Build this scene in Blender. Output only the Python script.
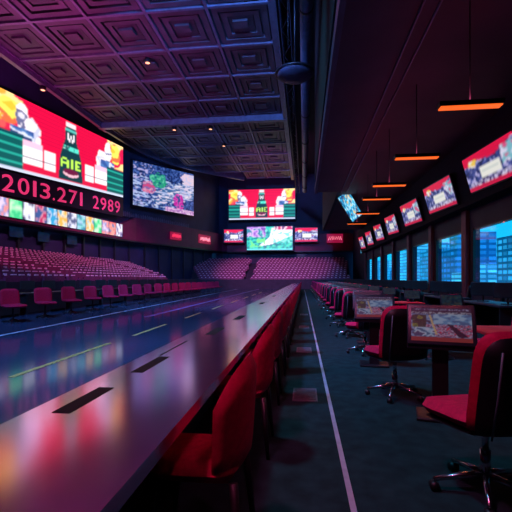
import bpy, bmesh, math, random
import numpy as np
from mathutils import Vector, Matrix

for o in list(bpy.data.objects):
    bpy.data.objects.remove(o)
SC = bpy.context.scene
COL = SC.collection
R = math.radians

# ------------------------------------------------------------------ camera
cam_d = bpy.data.cameras.new('camera')
cam = bpy.data.objects.new('camera', cam_d)
COL.objects.link(cam)
cam.location = (0, 0, 1.27)
cam.rotation_euler = (R(90), 0, math.atan(48 / 400))
cam_d.sensor_width = 36
cam_d.lens = 36 * 400 / 512
cam_d.shift_y = 22 / 512
cam_d.clip_end = 400
cam_d.clip_start = 0.05
SC.camera = cam

# ------------------------------------------------------------------ world: blue dusk sky outside the windows
wd = bpy.data.worlds.new('dusk')
SC.world = wd
wd.use_nodes = True
nt = wd.node_tree
bgn = nt.nodes['Background']
tc = nt.nodes.new('ShaderNodeTexCoord')
sx = nt.nodes.new('ShaderNodeSeparateXYZ')
rp = nt.nodes.new('ShaderNodeValToRGB')
nt.links.new(tc.outputs['Generated'], sx.inputs[0])
nt.links.new(sx.outputs['Z'], rp.inputs[0])
nt.links.new(rp.outputs[0], bgn.inputs[0])
rp.color_ramp.elements[0].position = 0.0
rp.color_ramp.elements[0].color = (0.008, 0.50, 0.80, 1)
rp.color_ramp.elements[1].position = 0.35
rp.color_ramp.elements[1].color = (0.006, 0.34, 0.72, 1)
bgn.inputs[1].default_value = 1.55

# ------------------------------------------------------------------ exposure
SC.view_settings.view_transform = 'Standard'
SC.view_settings.look = 'None'
SC.view_settings.exposure = 0.0
SC.view_settings.gamma = 1.0
SC.view_settings.use_curve_mapping = False

# ------------------------------------------------------------------ stage washes and added fill spots, no fixtures built
def area(name, loc, target, size, power, color, sy=None):
    d = bpy.data.lights.new(name, 'AREA')
    d.energy = power
    d.color = color
    d.size = size
    if sy:
        d.shape = 'RECTANGLE'
        d.size_y = sy
    o = bpy.data.objects.new(name, d)
    COL.objects.link(o)
    o.location = loc
    o.rotation_euler = (Vector(target) - Vector(loc)).to_track_quat('-Z', 'Y').to_euler()
    return o

def spot(name, loc, target, angle, power, color, radius=0.4, blend=0.6):
    d = bpy.data.lights.new(name, 'SPOT')
    d.energy = power
    d.color = color
    d.spot_size = R(angle)
    d.spot_blend = blend
    d.shadow_soft_size = radius
    o = bpy.data.objects.new(name, d)
    COL.objects.link(o)
    o.location = loc
    o.rotation_euler = (Vector(target) - Vector(loc)).to_track_quat('-Z', 'Y').to_euler()
    return o

spot('blue_fill_spot', (-8, 3, 13.5), (-5.5, 11, 0), 75, 9500, (0.13, 0.36, 1.0), 0.6)  # added blue fill from high near the camera, no fixture there
spot('blue_fill_spot', (-6, 5, 13.5), (-5.5, 26, 0), 48, 19000, (0.13, 0.36, 1.0), 0.6)
spot('blue_wall_spot', (-3, 8, 13.5), (-9, 58, 8), 60, 17000, (0.12, 0.30, 1.0), 0.6)  # added to lift the navy far wall
spot('teal_lounge_spot', (-4.5, 4, 13.5), (2.0, 8, 0), 60, 2600, (0.05, 0.50, 0.80), 0.6)  # added teal fill over the carpet and lounge
spot('teal_lounge_spot', (-4.5, 8, 13.5), (2.5, 22, 0), 50, 4200, (0.05, 0.50, 0.80), 0.6)
spot('violet_bank_spot', (-7, 14, 13.5), (-16.5, 26, 2.2), 62, 6500, (1.0, 0.20, 0.62))
spot('violet_bank_spot', (-6, 30, 13.5), (-16.5, 35, 2.2), 60, 4500, (0.95, 0.20, 0.68))
spot('violet_far_spot', (-6, 34, 13.5), (-4, 51.5, 1.0), 46, 11500, (0.95, 0.18, 0.62))
spot('magenta_ceiling_wash', (-14, 19, 8), (-13.5, 21, 15), 120, 3600, (1.0, 0.06, 0.50))
spot('magenta_ceiling_wash', (-5, 42, 9), (-4, 47, 15), 100, 900, (0.9, 0.08, 0.70))
spot('blue_ceiling_wash', (-4, 20, 7.5), (-4.0, 24, 15), 110, 380, (0.08, 0.28, 1.0))
spot('blue_ceiling_wash', (-10, 36, 9), (-9.5, 42, 15), 110, 700, (0.08, 0.28, 1.0))
spot('rose_front_spot', (-1.6, 0.3, 6.0), (0.9, 3.6, 0.5), 62, 580, (1.0, 0.12, 0.34), 0.3)
spot('rose_counter_spot', (1.6, 0.2, 5.8), (-0.35, 2.6, 0.8), 24, 150, (1.0, 0.12, 0.34), 0.2)  # added to brighten the backs of the counter chairs
spot('rose_counter_spot', (1.6, 5.0, 5.8), (-0.35, 9.0, 0.8), 44, 200, (1.0, 0.12, 0.34), 0.2)
spot('rose_aisle_spot', (-1.2, 5, 9.5), (0.9, 10, 0.4), 48, 1000, (1.0, 0.12, 0.34), 0.3)
spot('rose_aisle_spot', (-1.2, 14, 9.5), (0.9, 21, 0.4), 50, 1700, (1.0, 0.12, 0.34), 0.3)
spot('rose_chair_row_spot', (-2, 7, 9.5), (-8.3, 13, 0.6), 52, 600, (1.0, 0.08, 0.22), 0.3)
spot('rose_chair_row_spot', (-2, 20, 9.5), (-8.0, 26, 0.6), 52, 600, (1.0, 0.08, 0.22), 0.3)
spot('rose_table_spot', (1.4, 1.0, 6.0), (2.1, 4.5, 0.75), 30, 160, (1.0, 0.12, 0.20), 0.3)  # added to redden the second-row tabletops

# ------------------------------------------------------------------ materials
def mat(name, color, rough=0.5, metal=0.0, emis=None, strength=0.0, spec=0.5, noise=0.0, nscale=8.0, bump=0.0, bscale=60.0, coat=0.0):
    m = bpy.data.materials.new(name)
    m.use_nodes = True
    t = m.node_tree
    p = t.nodes['Principled BSDF']
    p.inputs['Base Color'].default_value = (*color, 1)
    p.inputs['Roughness'].default_value = rough
    p.inputs['Metallic'].default_value = metal
    p.inputs['Specular IOR Level'].default_value = spec
    p.inputs['Coat Weight'].default_value = coat
    if emis:
        p.inputs['Emission Color'].default_value = (*emis, 1)
        p.inputs['Emission Strength'].default_value = strength
    if noise or bump:
        c = t.nodes.new('ShaderNodeTexCoord')
    if noise:
        n = t.nodes.new('ShaderNodeTexNoise')
        n.inputs['Scale'].default_value = nscale
        n.inputs['Detail'].default_value = 4
        r = t.nodes.new('ShaderNodeValToRGB')
        r.color_ramp.elements[0].position = 0.3
        r.color_ramp.elements[1].position = 0.7
        r.color_ramp.elements[0].color = (*[v * (1 - noise) for v in color], 1)
        r.color_ramp.elements[1].color = (*[min(1, v * (1 + noise)) for v in color], 1)
        t.links.new(c.outputs['Object'], n.inputs['Vector'])
        t.links.new(n.outputs['Fac'], r.inputs[0])
        t.links.new(r.outputs[0], p.inputs['Base Color'])
    if bump:
        n2 = t.nodes.new('ShaderNodeTexNoise')
        n2.inputs['Scale'].default_value = bscale
        b = t.nodes.new('ShaderNodeBump')
        b.inputs['Strength'].default_value = bump
        b.inputs['Distance'].default_value = 0.01
        t.links.new(c.outputs['Object'], n2.inputs['Vector'])
        t.links.new(n2.outputs['Fac'], b.inputs['Height'])
        t.links.new(b.outputs[0], p.inputs['Normal'])
    return m

def led_mat(name, strength):
    m = bpy.data.materials.new(name)
    m.use_nodes = True
    t = m.node_tree
    p = t.nodes['Principled BSDF']
    p.inputs['Base Color'].default_value = (0.01, 0.01, 0.012, 1)
    p.inputs['Roughness'].default_value = 0.4
    a = t.nodes.new('ShaderNodeVertexColor')
    a.layer_name = 'picture'
    t.links.new(a.outputs['Color'], p.inputs['Emission Color'])
    p.inputs['Emission Strength'].default_value = strength
    return m

RED = mat('red_upholstery', (0.62, 0.014, 0.095), 0.6, spec=0.12, noise=0.15, nscale=30, bump=0.15, bscale=250)
DRED = mat('dark_red_upholstery', (0.42, 0.012, 0.06), 0.6, spec=0.15, noise=0.15, nscale=30)
SHELL = mat('black_shell', (0.006, 0.006, 0.010), 0.45, spec=0.3, noise=0.2, nscale=20)
GREYSTRIP = mat('grey_strip', (0.10, 0.13, 0.17), 0.4, metal=0.3)
CHROME = mat('chrome', (0.55, 0.58, 0.64), 0.22, metal=1.0, noise=0.05)
BLACK = mat('black_plastic', (0.012, 0.012, 0.016), 0.4, noise=0.2, nscale=12)
BEZEL = mat('dark_bezel', (0.014, 0.016, 0.028), 0.35, noise=0.15, nscale=5)
DESK = mat('dark_desk', (0.02, 0.022, 0.035), 0.35, noise=0.25, nscale=6)
REDTOP = mat('red_tabletop', (0.55, 0.03, 0.05), 0.5, spec=0.15, noise=0.2, nscale=5)
COUNTER = mat('lacquered_counter', (0.74, 0.43, 0.74), 0.15, metal=0.92, spec=0.8, noise=0.10, nscale=2.5)
COUNTERSIDE = mat('counter_side', (0.010, 0.010, 0.016), 0.6, noise=0.2)
FLOOR = mat('blue_polished_floor', (0.022, 0.060, 0.125), 0.10, spec=0.24, noise=0.25, nscale=0.5, bump=0.015, bscale=6)
CARPET = mat('teal_carpet', (0.010, 0.042, 0.044), 0.9, spec=0.2, noise=0.35, nscale=7, bump=0.3, bscale=180)
LINEW = mat('white_line_paint', (0.45, 0.52, 0.62), 0.5, noise=0.2, nscale=6)
LINEY = mat('yellow_line_paint', (0.92, 0.46, 0.12), 0.5, noise=0.2, nscale=6)
LINEP = mat('violet_line_paint', (0.30, 0.10, 0.35), 0.5, noise=0.35, nscale=4)
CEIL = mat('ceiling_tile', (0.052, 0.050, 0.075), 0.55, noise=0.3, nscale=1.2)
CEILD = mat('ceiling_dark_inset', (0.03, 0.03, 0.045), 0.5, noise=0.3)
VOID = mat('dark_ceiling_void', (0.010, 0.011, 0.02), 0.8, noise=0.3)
NAVY = mat('navy_wall', (0.026, 0.042, 0.10), 0.6, noise=0.25, nscale=0.6)
MAROON = mat('maroon_fascia', (0.22, 0.022, 0.085), 0.5, noise=0.2, nscale=0.8)
SOFFIT = mat('plum_soffit', (0.055, 0.030, 0.045), 0.7, noise=0.2, nscale=0.8)
STEEL = mat('blue_grey_steel', (0.14, 0.15, 0.24), 0.45, metal=0.4, noise=0.2, nscale=3)
EDGE = mat('dim_steel_edge', (0.06, 0.055, 0.10), 0.6, noise=0.2, nscale=3)
PLUM = mat('plum_pillar', (0.22, 0.09, 0.18), 0.5, noise=0.2, nscale=2)
CONC = mat('tier_concrete', (0.022, 0.018, 0.032), 0.8, noise=0.3, nscale=2)
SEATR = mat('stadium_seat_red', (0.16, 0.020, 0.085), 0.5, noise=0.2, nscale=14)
SEATP = mat('stadium_seat_highlight', (0.85, 0.50, 0.66), 0.35, noise=0.15, nscale=14)  # pink highlight of the seat tops, put into the colour
ORANGE = mat('orange_lamp_glow', (0.9, 0.3, 0.05), 0.4, emis=(1.0, 0.13, 0.015), strength=1.15)
WARMSPOT = mat('warm_downlight_glow', (0.9, 0.5, 0.3), 0.4, emis=(1.0, 0.42, 0.22), strength=2.0)
NEON = mat('neon_red_glow', (0.9, 0.1, 0.2), 0.4, emis=(1.0, 0.04, 0.12), strength=1.0)
NEONP = mat('neon_pink_glow', (0.9, 0.3, 0.4), 0.4, emis=(1.0, 0.30, 0.42), strength=1.2)
DIGIT = mat('ticker_digit_glow', (0.8, 0.1, 0.25), 0.4, emis=(0.85, 0.04, 0.16), strength=0.6)
SIGNBACK = mat('sign_back_red', (0.25, 0.01, 0.05), 0.4, emis=(0.55, 0.01, 0.08), strength=0.5)
SLOT = mat('black_slot', (0.002, 0.002, 0.003), 0.7)
VENT = mat('vent_metal', (0.20, 0.22, 0.26), 0.5, metal=0.5, noise=0.2, nscale=20)
LED = led_mat('led_picture', 1.3)
LEDDIM = led_mat('monitor_picture', 0.34)
LEDOFF = led_mat('faint_monitor_picture', 0.035)
LEDM = led_mat('match_picture', 0.9)
GROUND = mat('street', (0.04, 0.07, 0.12), 0.7, noise=0.3, nscale=0.2)

def glass_mat():
    m = bpy.data.materials.new('window_glass')
    m.use_nodes = True
    t = m.node_tree
    t.nodes.remove(t.nodes['Principled BSDF'])
    out = t.nodes['Material Output']
    a = t.nodes.new('ShaderNodeBsdfTransparent')
    a.inputs[0].default_value = (0.9, 0.96, 1, 1)
    g = t.nodes.new('ShaderNodeBsdfGlossy')
    g.inputs['Roughness'].default_value = 0.03
    mx = t.nodes.new('ShaderNodeMixShader')
    mx.inputs[0].default_value = 0.06
    t.links.new(a.outputs[0], mx.inputs[1])
    t.links.new(g.outputs[0], mx.inputs[2])
    t.links.new(mx.outputs[0], out.inputs[0])
    return m
GLASS = glass_mat()

def tower_mat(name, body, lit, sx_, sz_, seed):
    m = bpy.data.materials.new(name)
    m.use_nodes = True
    t = m.node_tree
    p = t.nodes['Principled BSDF']
    p.inputs['Base Color'].default_value = (*body, 1)
    p.inputs['Roughness'].default_value = 0.5
    c = t.nodes.new('ShaderNodeTexCoord')
    s = t.nodes.new('ShaderNodeSeparateXYZ')
    t.links.new(c.outputs['Object'], s.inputs[0])
    ad = t.nodes.new('ShaderNodeMath'); ad.operation = 'ADD'
    t.links.new(s.outputs['X'], ad.inputs[0]); t.links.new(s.outputs['Y'], ad.inputs[1])
    cb = t.nodes.new('ShaderNodeCombineXYZ')
    t.links.new(ad.outputs[0], cb.inputs[0]); t.links.new(s.outputs['Z'], cb.inputs[1])
    b = t.nodes.new('ShaderNodeTexBrick')
    b.offset = 0.0
    b.inputs['Scale'].default_value = 1.0
    b.inputs['Brick Width'].default_value = sx_
    b.inputs['Row Height'].default_value = sz_
    b.inputs['Mortar Size'].default_value = sz_ * 0.22
    b.inputs['Color1'].default_value = (*lit, 1)
    b.inputs['Color2'].default_value = (*[v * 0.12 for v in lit], 1)
    b.inputs['Mortar'].default_value = (0, 0, 0, 1)
    b.inputs['Bias'].default_value = -0.1
    t.links.new(cb.outputs[0], b.inputs['Vector'])
    t.links.new(b.outputs['Color'], p.inputs['Emission Color'])
    p.inputs['Emission Strength'].default_value = 1.1
    return m

# ------------------------------------------------------------------ object helpers
def link(name, me, parent=None):
    o = bpy.data.objects.new(name, me)
    COL.objects.link(o)
    if parent:
        o.parent = parent
    return o

def tag(o, label, cat, group=None):
    o['label'] = label
    o['category'] = cat
    if group:
        o['group'] = group
    return o

def thing(name, label, cat, loc=(0, 0, 0), rz=0.0, group=None):
    o = link(name, None)
    o.location = loc
    o.rotation_euler = (0, 0, rz)
    o.empty_display_size = 0.2
    return tag(o, label, cat, group)

def dup(root, loc, rz=0.0, label=None):
    r = root.copy()
    COL.objects.link(r)
    r.location = loc
    r.rotation_euler = (0, 0, rz)
    if label:
        r['label'] = label
    for ch in list(root.children):
        c = ch.copy()
        COL.objects.link(c)
        c.parent = r
        for g in list(ch.children):
            d = g.copy()
            COL.objects.link(d)
            d.parent = c
    return r

ORD = ['first', 'second', 'third', 'fourth', 'fifth', 'sixth', 'seventh', 'eighth', 'ninth', 'tenth', 'eleventh', 'twelfth',
       'thirteenth', 'fourteenth', 'fifteenth', 'sixteenth', 'seventeenth', 'eighteenth', 'nineteenth', 'twentieth', 'twenty-first',
       'twenty-second', 'twenty-third', 'twenty-fourth', 'twenty-fifth', 'twenty-sixth', 'twenty-seventh', 'twenty-eighth',
       'twenty-ninth', 'thirtieth', 'thirty-first', 'thirty-second', 'thirty-third', 'thirty-fourth']

class B:
    def __init__(self):
        self.v, self.f, self.m = [], [], []
        self.sm = []

    def add(self, vs, fs, mi=0, smooth=False, M=None):
        k = len(self.v)
        for p in vs:
            p = Vector(p)
            self.v.append(tuple(M @ p) if M else tuple(p))
        for f in fs:
            self.f.append([i + k for i in f])
            self.m.append(mi)
            self.sm.append(smooth)

    def box(self, c, s, mi=0, M=None, bev=0.0):
        if bev:
            bm = bmesh.new()
            bmesh.ops.create_cube(bm, size=1)
            for v in bm.verts:
                v.co = Vector((v.co.x * s[0] + c[0], v.co.y * s[1] + c[1], v.co.z * s[2] + c[2]))
            bmesh.ops.bevel(bm, geom=bm.edges[:], offset=bev, segments=3, affect='EDGES', profile=0.5)
            bm.verts.ensure_lookup_table()
            self.add([v.co.copy() for v in bm.verts], [[v.index for v in f.verts] for f in bm.faces], mi, True, M)
            bm.free()
            return
        x, y, z = s[0] / 2, s[1] / 2, s[2] / 2
        vs = [(c[0] + a * x, c[1] + b * y, c[2] + d * z) for a in (-1, 1) for b in (-1, 1) for d in (-1, 1)]
        fs = [(0, 1, 3, 2), (4, 6, 7, 5), (0, 4, 5, 1), (2, 3, 7, 6), (0, 2, 6, 4), (1, 5, 7, 3)]
        self.add(vs, fs, mi, False, M)

    def bb(self, x0, x1, y0, y1, z0, z1, mi=0):
        self.box(((x0 + x1) / 2, (y0 + y1) / 2, (z0 + z1) / 2), (x1 - x0, y1 - y0, z1 - z0), mi)

    def tube(self, pts, rad, n=10, mi=0, caps=True):
        pts = [Vector(p) for p in pts]
        rads = rad if isinstance(rad, (list, tuple)) else [rad] * len(pts)
        vs, fs = [], []
        for i, p in enumerate(pts):
            d = (pts[min(i + 1, len(pts) - 1)] - pts[max(i - 1, 0)]).normalized()
            a = Vector((0, 0, 1)) if abs(d.z) < 0.9 else Vector((1, 0, 0))
            u = d.cross(a).normalized()
            w = d.cross(u)
            for k in range(n):
                t = 2 * math.pi * k / n
                vs.append(p + (u * math.cos(t) + w * math.sin(t)) * rads[i])
        for i in range(len(pts) - 1):
            for k in range(n):
                fs.append((i * n + k, i * n + (k + 1) % n, (i + 1) * n + (k + 1) % n, (i + 1) * n + k))
        if caps:
            fs.append(tuple(range(n - 1, -1, -1)))
            fs.append(tuple((len(pts) - 1) * n + k for k in range(n)))
        self.add(vs, fs, mi, True)

    def lathe(self, prof, n=20, c=(0, 0, 0), mi=0):
        vs, fs = [], []
        for r, z in prof:
            for k in range(n):
                t = 2 * math.pi * k / n
                vs.append((c[0] + r * math.cos(t), c[1] + r * math.sin(t), c[2] + z))
        for i in range(len(prof) - 1):
            for k in range(n):
                fs.append((i * n + k, i * n + (k + 1) % n, (i + 1) * n + (k + 1) % n, (i + 1) * n + k))
        self.add(vs, fs, mi, True)

    def pad(self, w, h, t, M, rt=0.28, rb=0.1, bow=0.0, nu=12, nv=12, mi=0, both=True):
        """cushion in local x (width) / z (height), thickness along y, rounded outline, optional bow"""
        vs, fs = [], []
        for side in (1, -1):
            for j in range(nv + 1):
                for i in range(nu + 1):
                    u, v = -1 + 2 * i / nu, -1 + 2 * j / nv
                    k = rt if v > 0 else rb
                    x = w / 2 * u * (1 - k * abs(v) ** 7)
                    z = h / 2 * v * (1 - k * 0.5 * abs(u) ** 7)
                    e = max(abs(u), abs(v))
                    th = t / 2 * math.sqrt(max(0.0, 1 - e ** 9))
                    y = side * th + bow * (u * u)
                    vs.append((x, y, z))
        S = (nu + 1) * (nv + 1)
        for s_ in (0, 1):
            for j in range(nv):
                for i in range(nu):
                    a = s_ * S + j * (nu + 1) + i
                    q = (a, a + 1, a + nu + 2, a + nu + 1)
                    fs.append(q[::-1] if s_ == 0 else q)
        self.add(vs, fs, mi, True, M)

    def build(self, name, mats, parent=None):
        me = bpy.data.meshes.new(name)
        me.from_pydata(self.v, [], self.f)
        for m in (mats if isinstance(mats, (list, tuple)) else [mats]):
            me.materials.append(m)
        me.polygons.foreach_set('material_index', self.m)
        me.polygons.foreach_set('use_smooth', self.sm)
        me.update()
        return link(name, me, parent)

def struct(o):
    o['kind'] = 'structure'
    return o

# ------------------------------------------------------------------ LED picture painter (u right, v up, both 0..1)
class Pic:
    def __init__(self, w, h, bg):
        self.w, self.h = w, h
        self.a = np.zeros((h, w, 3))
        self.a[:] = bg
        xs = (np.arange(w) + 0.5) / w
        ys = (np.arange(h) + 0.5) / h
        self.X, self.Y = np.meshgrid(xs, ys)

    def rect(self, x0, y0, x1, y1, c, al=1.0):
        k = (self.X >= x0) & (self.X < x1) & (self.Y >= y0) & (self.Y < y1)
        self.a[k] = self.a[k] * (1 - al) + np.array(c) * al

    def ell(self, cx, cy, rx, ry, c):
        self.a[((self.X - cx) / rx) ** 2 + ((self.Y - cy) / ry) ** 2 <= 1] = c

    def poly(self, pts, c):
        ins = np.zeros(self.X.shape, bool)
        n = len(pts)
        for i in range(n):
            x1, y1 = pts[i]
            x2, y2 = pts[(i + 1) % n]
            if y1 == y2:
                continue
            cr = ((y1 > self.Y) != (y2 > self.Y)) & (self.X < (x2 - x1) * (self.Y - y1) / (y2 - y1) + x1)
            ins ^= cr
        self.a[ins] = c

    def field(self, seed, fx, fy):
        rs = np.random.RandomState(seed)
        g = rs.rand(fy + 2, fx + 2)
        x = self.X * fx
        y = self.Y * fy
        i, j = x.astype(int), y.astype(int)
        u, v = x - i, y - j
        return (g[j, i] * (1 - u) + g[j, i + 1] * u) * (1 - v) + (g[j + 1, i] * (1 - u) + g[j + 1, i + 1] * u) * v

    def noise(self, x0, y0, x1, y1, pal, fx, fy, seed, th=None, c=None, shape=None):
        n = self.field(seed, fx, fy)
        k = (self.X >= x0) & (self.X < x1) & (self.Y >= y0) & (self.Y < y1)
        if shape:
            k &= ((self.X - (x0 + x1) / 2) / ((x1 - x0) / 2)) ** 2 + ((self.Y - (y0 + y1) / 2) / ((y1 - y0) / 2)) ** 2 < 0.35 + 1.1 * self.field(seed + 500, 22, 16)
        if th is not None:
            k &= n > th
            self.a[k] = c
            return
        lo, hi = 0.15, 0.85
        q = np.clip(((n - lo) / (hi - lo) * len(pal)).astype(int), 0, len(pal) - 1)
        self.a[k] = np.array(pal)[q][k]

GL = {'A': ['0110', '1001', '1111', '1001', '1001'], 'I': ['1', '1', '1', '1', '1'], 'E': ['111', '100', '110', '100', '111'],
      'W': ['10001', '10101', '10101', '11011', '01010']}
def glyphs(pic, text, x0, y0, x1, y1, c):
    cols = sum(len(GL[t][0]) for t in text) + len(text) - 1
    dx, dy = (x1 - x0) / cols, (y1 - y0) / 5
    x = x0
    for t in text:
        for r, row in enumerate(GL[t]):
            for q, ch in enumerate(row):
                if ch == '1':
                    pic.rect(x + q * dx, y1 - (r + 1) * dy, x + (q + 1) * dx, y1 - r * dy, c)
        x += (len(GL[t][0]) + 1) * dx

WHT, PNK = (0.95, 0.85, 0.92), (0.95, 0.25, 0.42)
def ad_picture(w, h):
    p = Pic(w, h, (0.80, 0.004, 0.055))
    for k in range(9):
        p.rect(0, 0.5 + k * 0.055, 1, 0.512 + k * 0.055, (0.55, 0.003, 0.05))
    for s in (0, 1):
        def X(a, b):
            return (a, b) if s == 0 else (1 - b, 1 - a)
        a, b = X(0.0, 0.17)
        p.noise(a, 0.52, b, 1.0, [(0.9, 0.02, 0.08), (0.95, 0.10, 0.10), (1.0, 0.42, 0.05), (1.0, 0.75, 0.30), (0.75, 0.01, 0.08)], 7, 5, 11 + s, None)
        a, b = X(0.03, 0.145)
        p.noise(a, 0.6, b, 0.97, [(1.0, 0.55, 0.04), (1.0, 0.8, 0.12), (0.95, 0.16, 0.06), (1, 0.85, 0.6)], 9, 6, 21 + s, None, None, True)
        a, b = X(0.13, 0.205)
        p.noise(a, 0.52, b, 0.96, [WHT, (0.75, 0.72, 0.85), (0.15, 0.15, 0.30), WHT, WHT], 18, 9, 31 + s, None, None, True)
        a, b = X(0.17, 0.285)
        p.noise(a, 0.35, b, 0.80, [WHT, WHT, (0.6, 0.6, 0.8), WHT, (0.9, 0.5, 0.6)], 14, 10, 41 + s, None, None, True)
        a, b = X(0.10, 0.24)
        p.noise(a, 0.44, b, 0.60, [(0.04, 0.10, 0.35), (0.08, 0.2, 0.5), (0.7, 0.75, 0.9), (0.03, 0.06, 0.2)], 22, 12, 51 + s)
        a, b = X(0.0, 0.18)
        p.rect(a, 0.04, b, 0.50, (0.004, 0.10, 0.10))
        for k in range(4):
            p.rect(a, 0.10 + k * 0.11, b, 0.125 + k * 0.11, (0.02, 0.42, 0.33))
        p.rect(a, 0.455, b, 0.485, (0.004, 0.05, 0.09))
        a, b = X(0.175, 0.295)
        p.rect(a, 0.14, b, 0.46, (1.0, 0.93, 0.97))
        p.rect(a, 0.38, b, 0.46, (0.95, 0.55, 0.72))
        a, b = X(0.305, 0.385)
        p.rect(a, 0.12, b, 0.40, (0.98, 0.90, 0.95))
        a, b = X(0.175, 0.385)
        p.rect(a, 0.225, b, 0.24, (0.05, 0.03, 0.08))
        a, b = X(0.175, 0.40)
        p.rect(a, 0.06, b, 0.12, (0.72, 0.01, 0.06))
    p.poly([(0.405, 0.06), (0.595, 0.06), (0.585, 0.42), (0.565, 0.56), (0.545, 0.70), (0.54, 0.90), (0.46, 0.90), (0.455, 0.70), (0.435, 0.56), (0.415, 0.42)], (0.005, 0.045, 0.06))
    p.rect(0.462, 0.90, 0.538, 0.97, (0.95, 0.75, 0.8))
    p.rect(0.455, 0.84, 0.545, 0.87, (0.1, 0.5, 0.45))
    glyphs(p, 'W', 0.470, 0.66, 0.530, 0.80, WHT)
    p.noise(0.44, 0.53, 0.56, 0.60, [(0.1, 0.75, 0.6), (0.02, 0.12, 0.12), (0.5, 0.9, 0.8)], 40, 20, 5)
    glyphs(p, 'AIE', 0.42, 0.25, 0.58, 0.40, (0.55, 0.95, 0.10))
    p.ell(0.5, 0.17, 0.06, 0.055, (0.9, 0.5, 0.6))
    p.ell(0.5, 0.20, 0.06, 0.045, (0.15, 0.01, 0.05))
    p.rect(0, 0, 1, 0.045, (0.60, 0.66, 0.85))
    return p.a

def action_picture(w, h):
    p = Pic(w, h, (0.02, 0.06, 0.28))
    p.noise(0, 0, 1, 1, [(0.008, 0.02, 0.11), (0.015, 0.045, 0.22), (0.03, 0.09, 0.36), (0.10, 0.18, 0.55)], 60, 50, 3)
    p.noise(0, 0, 0.75, 0.7, None, 26, 60, 4, 0.66, (0.50, 0.62, 0.98))
    p.noise(0, 0, 0.3, 1, None, 50, 40, 14, 0.74, (0.55, 0.5, 0.9))
    n = p.field(90, 24, 30)
    ridge = 0.42 + 0.42 * np.clip((p.X - 0.3) / 0.7, 0, 1) + 0.10 * (n - 0.5)
    k = (p.Y < ridge) & (p.Y > ridge - 0.26 - 0.2 * p.X) & (p.X > 0.25 + 0.2 * n)
    p.a[k] = np.array([(0.70, 0.70, 0.97), (0.45, 0.55, 0.90), (0.82, 0.70, 0.92), (0.90, 0.86, 1.0)])[np.clip((p.field(91, 20, 44) * 4).astype(int), 0, 3)][k]
    k2 = k & (p.field(92, 22, 56) > 0.60)
    p.a[k2] = (0.05, 0.16, 0.40)
    k3 = (p.Y > 0.70) & (p.Y < 0.96) & (p.X > 0.72 + 0.15 * n)
    p.a[k3] = np.array([(0.80, 0.65, 0.92), (0.92, 0.70, 0.85), (0.70, 0.66, 0.95)])[np.clip((p.field(93, 14, 22) * 3).astype(int), 0, 2)][k3]
    p.noise(0.24, 0.5, 0.52, 0.84, [(0.01, 0.10, 0.22), (0.03, 0.50, 0.22), (0.02, 0.25, 0.30), (0.12, 0.7, 0.42)], 40, 34, 6, None, None, True)
    p.noise(0.12, 0.33, 0.34, 0.60, [(0.85, 0.12, 0.28), (0.80, 0.40, 0.60), (0.25, 0.15, 0.45), (0.7, 0.08, 0.25)], 30, 26, 7, None, None, True)
    p.noise(0.62, 0.06, 0.82, 0.46, [(0.6, 0.02, 0.40), (0.8, 0.10, 0.55), (0.05, 0.08, 0.3)], 34, 22, 8, None, None, True)
    p.noise(0.48, 0.0, 1.0, 0.10, [(0.85, 0.55, 0.85), (0.5, 0.2, 0.6), (0.9, 0.65, 0.9)], 24, 30, 9)
    return p.a

def field_picture(w, h):
    p = Pic(w, h, (0.02, 0.30, 0.32))
    p.noise(0, 0, 1, 1, [(0.01, 0.20, 0.28), (0.02, 0.45, 0.40), (0.04, 0.62, 0.55), (0.10, 0.70, 0.45)], 26, 18, 2)
    p.noise(0, 0.55, 0.42, 1, [(0.20, 0.08, 0.45), (0.45, 0.2, 0.7), (0.75, 0.5, 0.9), (0.05, 0.25, 0.4)], 18, 10, 3)
    p.poly([(0.25, 0.15), (0.5, 0.55), (0.55, 0.95), (1, 0.98), (1, 0.62), (0.55, 0.25)], (0.95, 0.85, 0.95))
    p.noise(0.3, 0.3, 1, 0.9, None, 26, 16, 4, 0.66, (0.25, 0.75, 0.70))
    p.noise(0.06, 0.15, 0.4, 0.5, None, 20, 12, 5, 0.55, (0.20, 0.85, 0.25))
    p.noise(0.6, 0.85, 1, 1, [(0.6, 0.03, 0.15), (0.9, 0.6, 0.7), (0.2, 0.05, 0.2)], 14, 6, 6)
    p.rect(0, 0, 1, 0.05, (0.15, 0.75, 0.8))
    return p.a

def match_picture(w, h, seed):
    p = Pic(w, h, (0.03, 0.03, 0.14))
    p.noise(0, 0, 1, 1, [(0.015, 0.02, 0.09), (0.03, 0.05, 0.22), (0.08, 0.10, 0.36), (0.45, 0.42, 0.75)], 30, 20, seed)
    p.poly([(0, 1), (1, 1), (1, 0.93), (0.62, 0.72), (0.3, 0.80), (0, 0.72)], (0.75, 0.006, 0.06))
    p.noise(0.1, 0.66, 0.3, 0.88, [(0.9, 0.6, 0.1), (0.9, 0.85, 0.8), (0.8, 0.1, 0.1)], 12, 8, seed + 1, None, None, True)
    p.noise(0.75, 0.4, 1, 0.85, [(0.7, 0.1, 0.25), (0.2, 0.5, 0.6), (0.75, 0.7, 0.9), (0.05, 0.05, 0.2)], 12, 9, seed + 2)
    p.rect(0.33, 0.28, 0.72, 0.58, (0.85, 0.84, 0.78))
    p.rect(0.36, 0.42, 0.68, 0.45, (0.55, 0.62, 0.6))
    p.noise(0.05, 0.13, 0.95, 0.24, [(0.05, 0.03, 0.12), (0.75, 0.7, 0.9), (0.10, 0.05, 0.2), (0.6, 0.55, 0.8)], 36, 12, seed + 3)
    p.rect(0, 0, 1, 0.12, (0.62, 0.008, 0.06))
    return p.a

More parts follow.
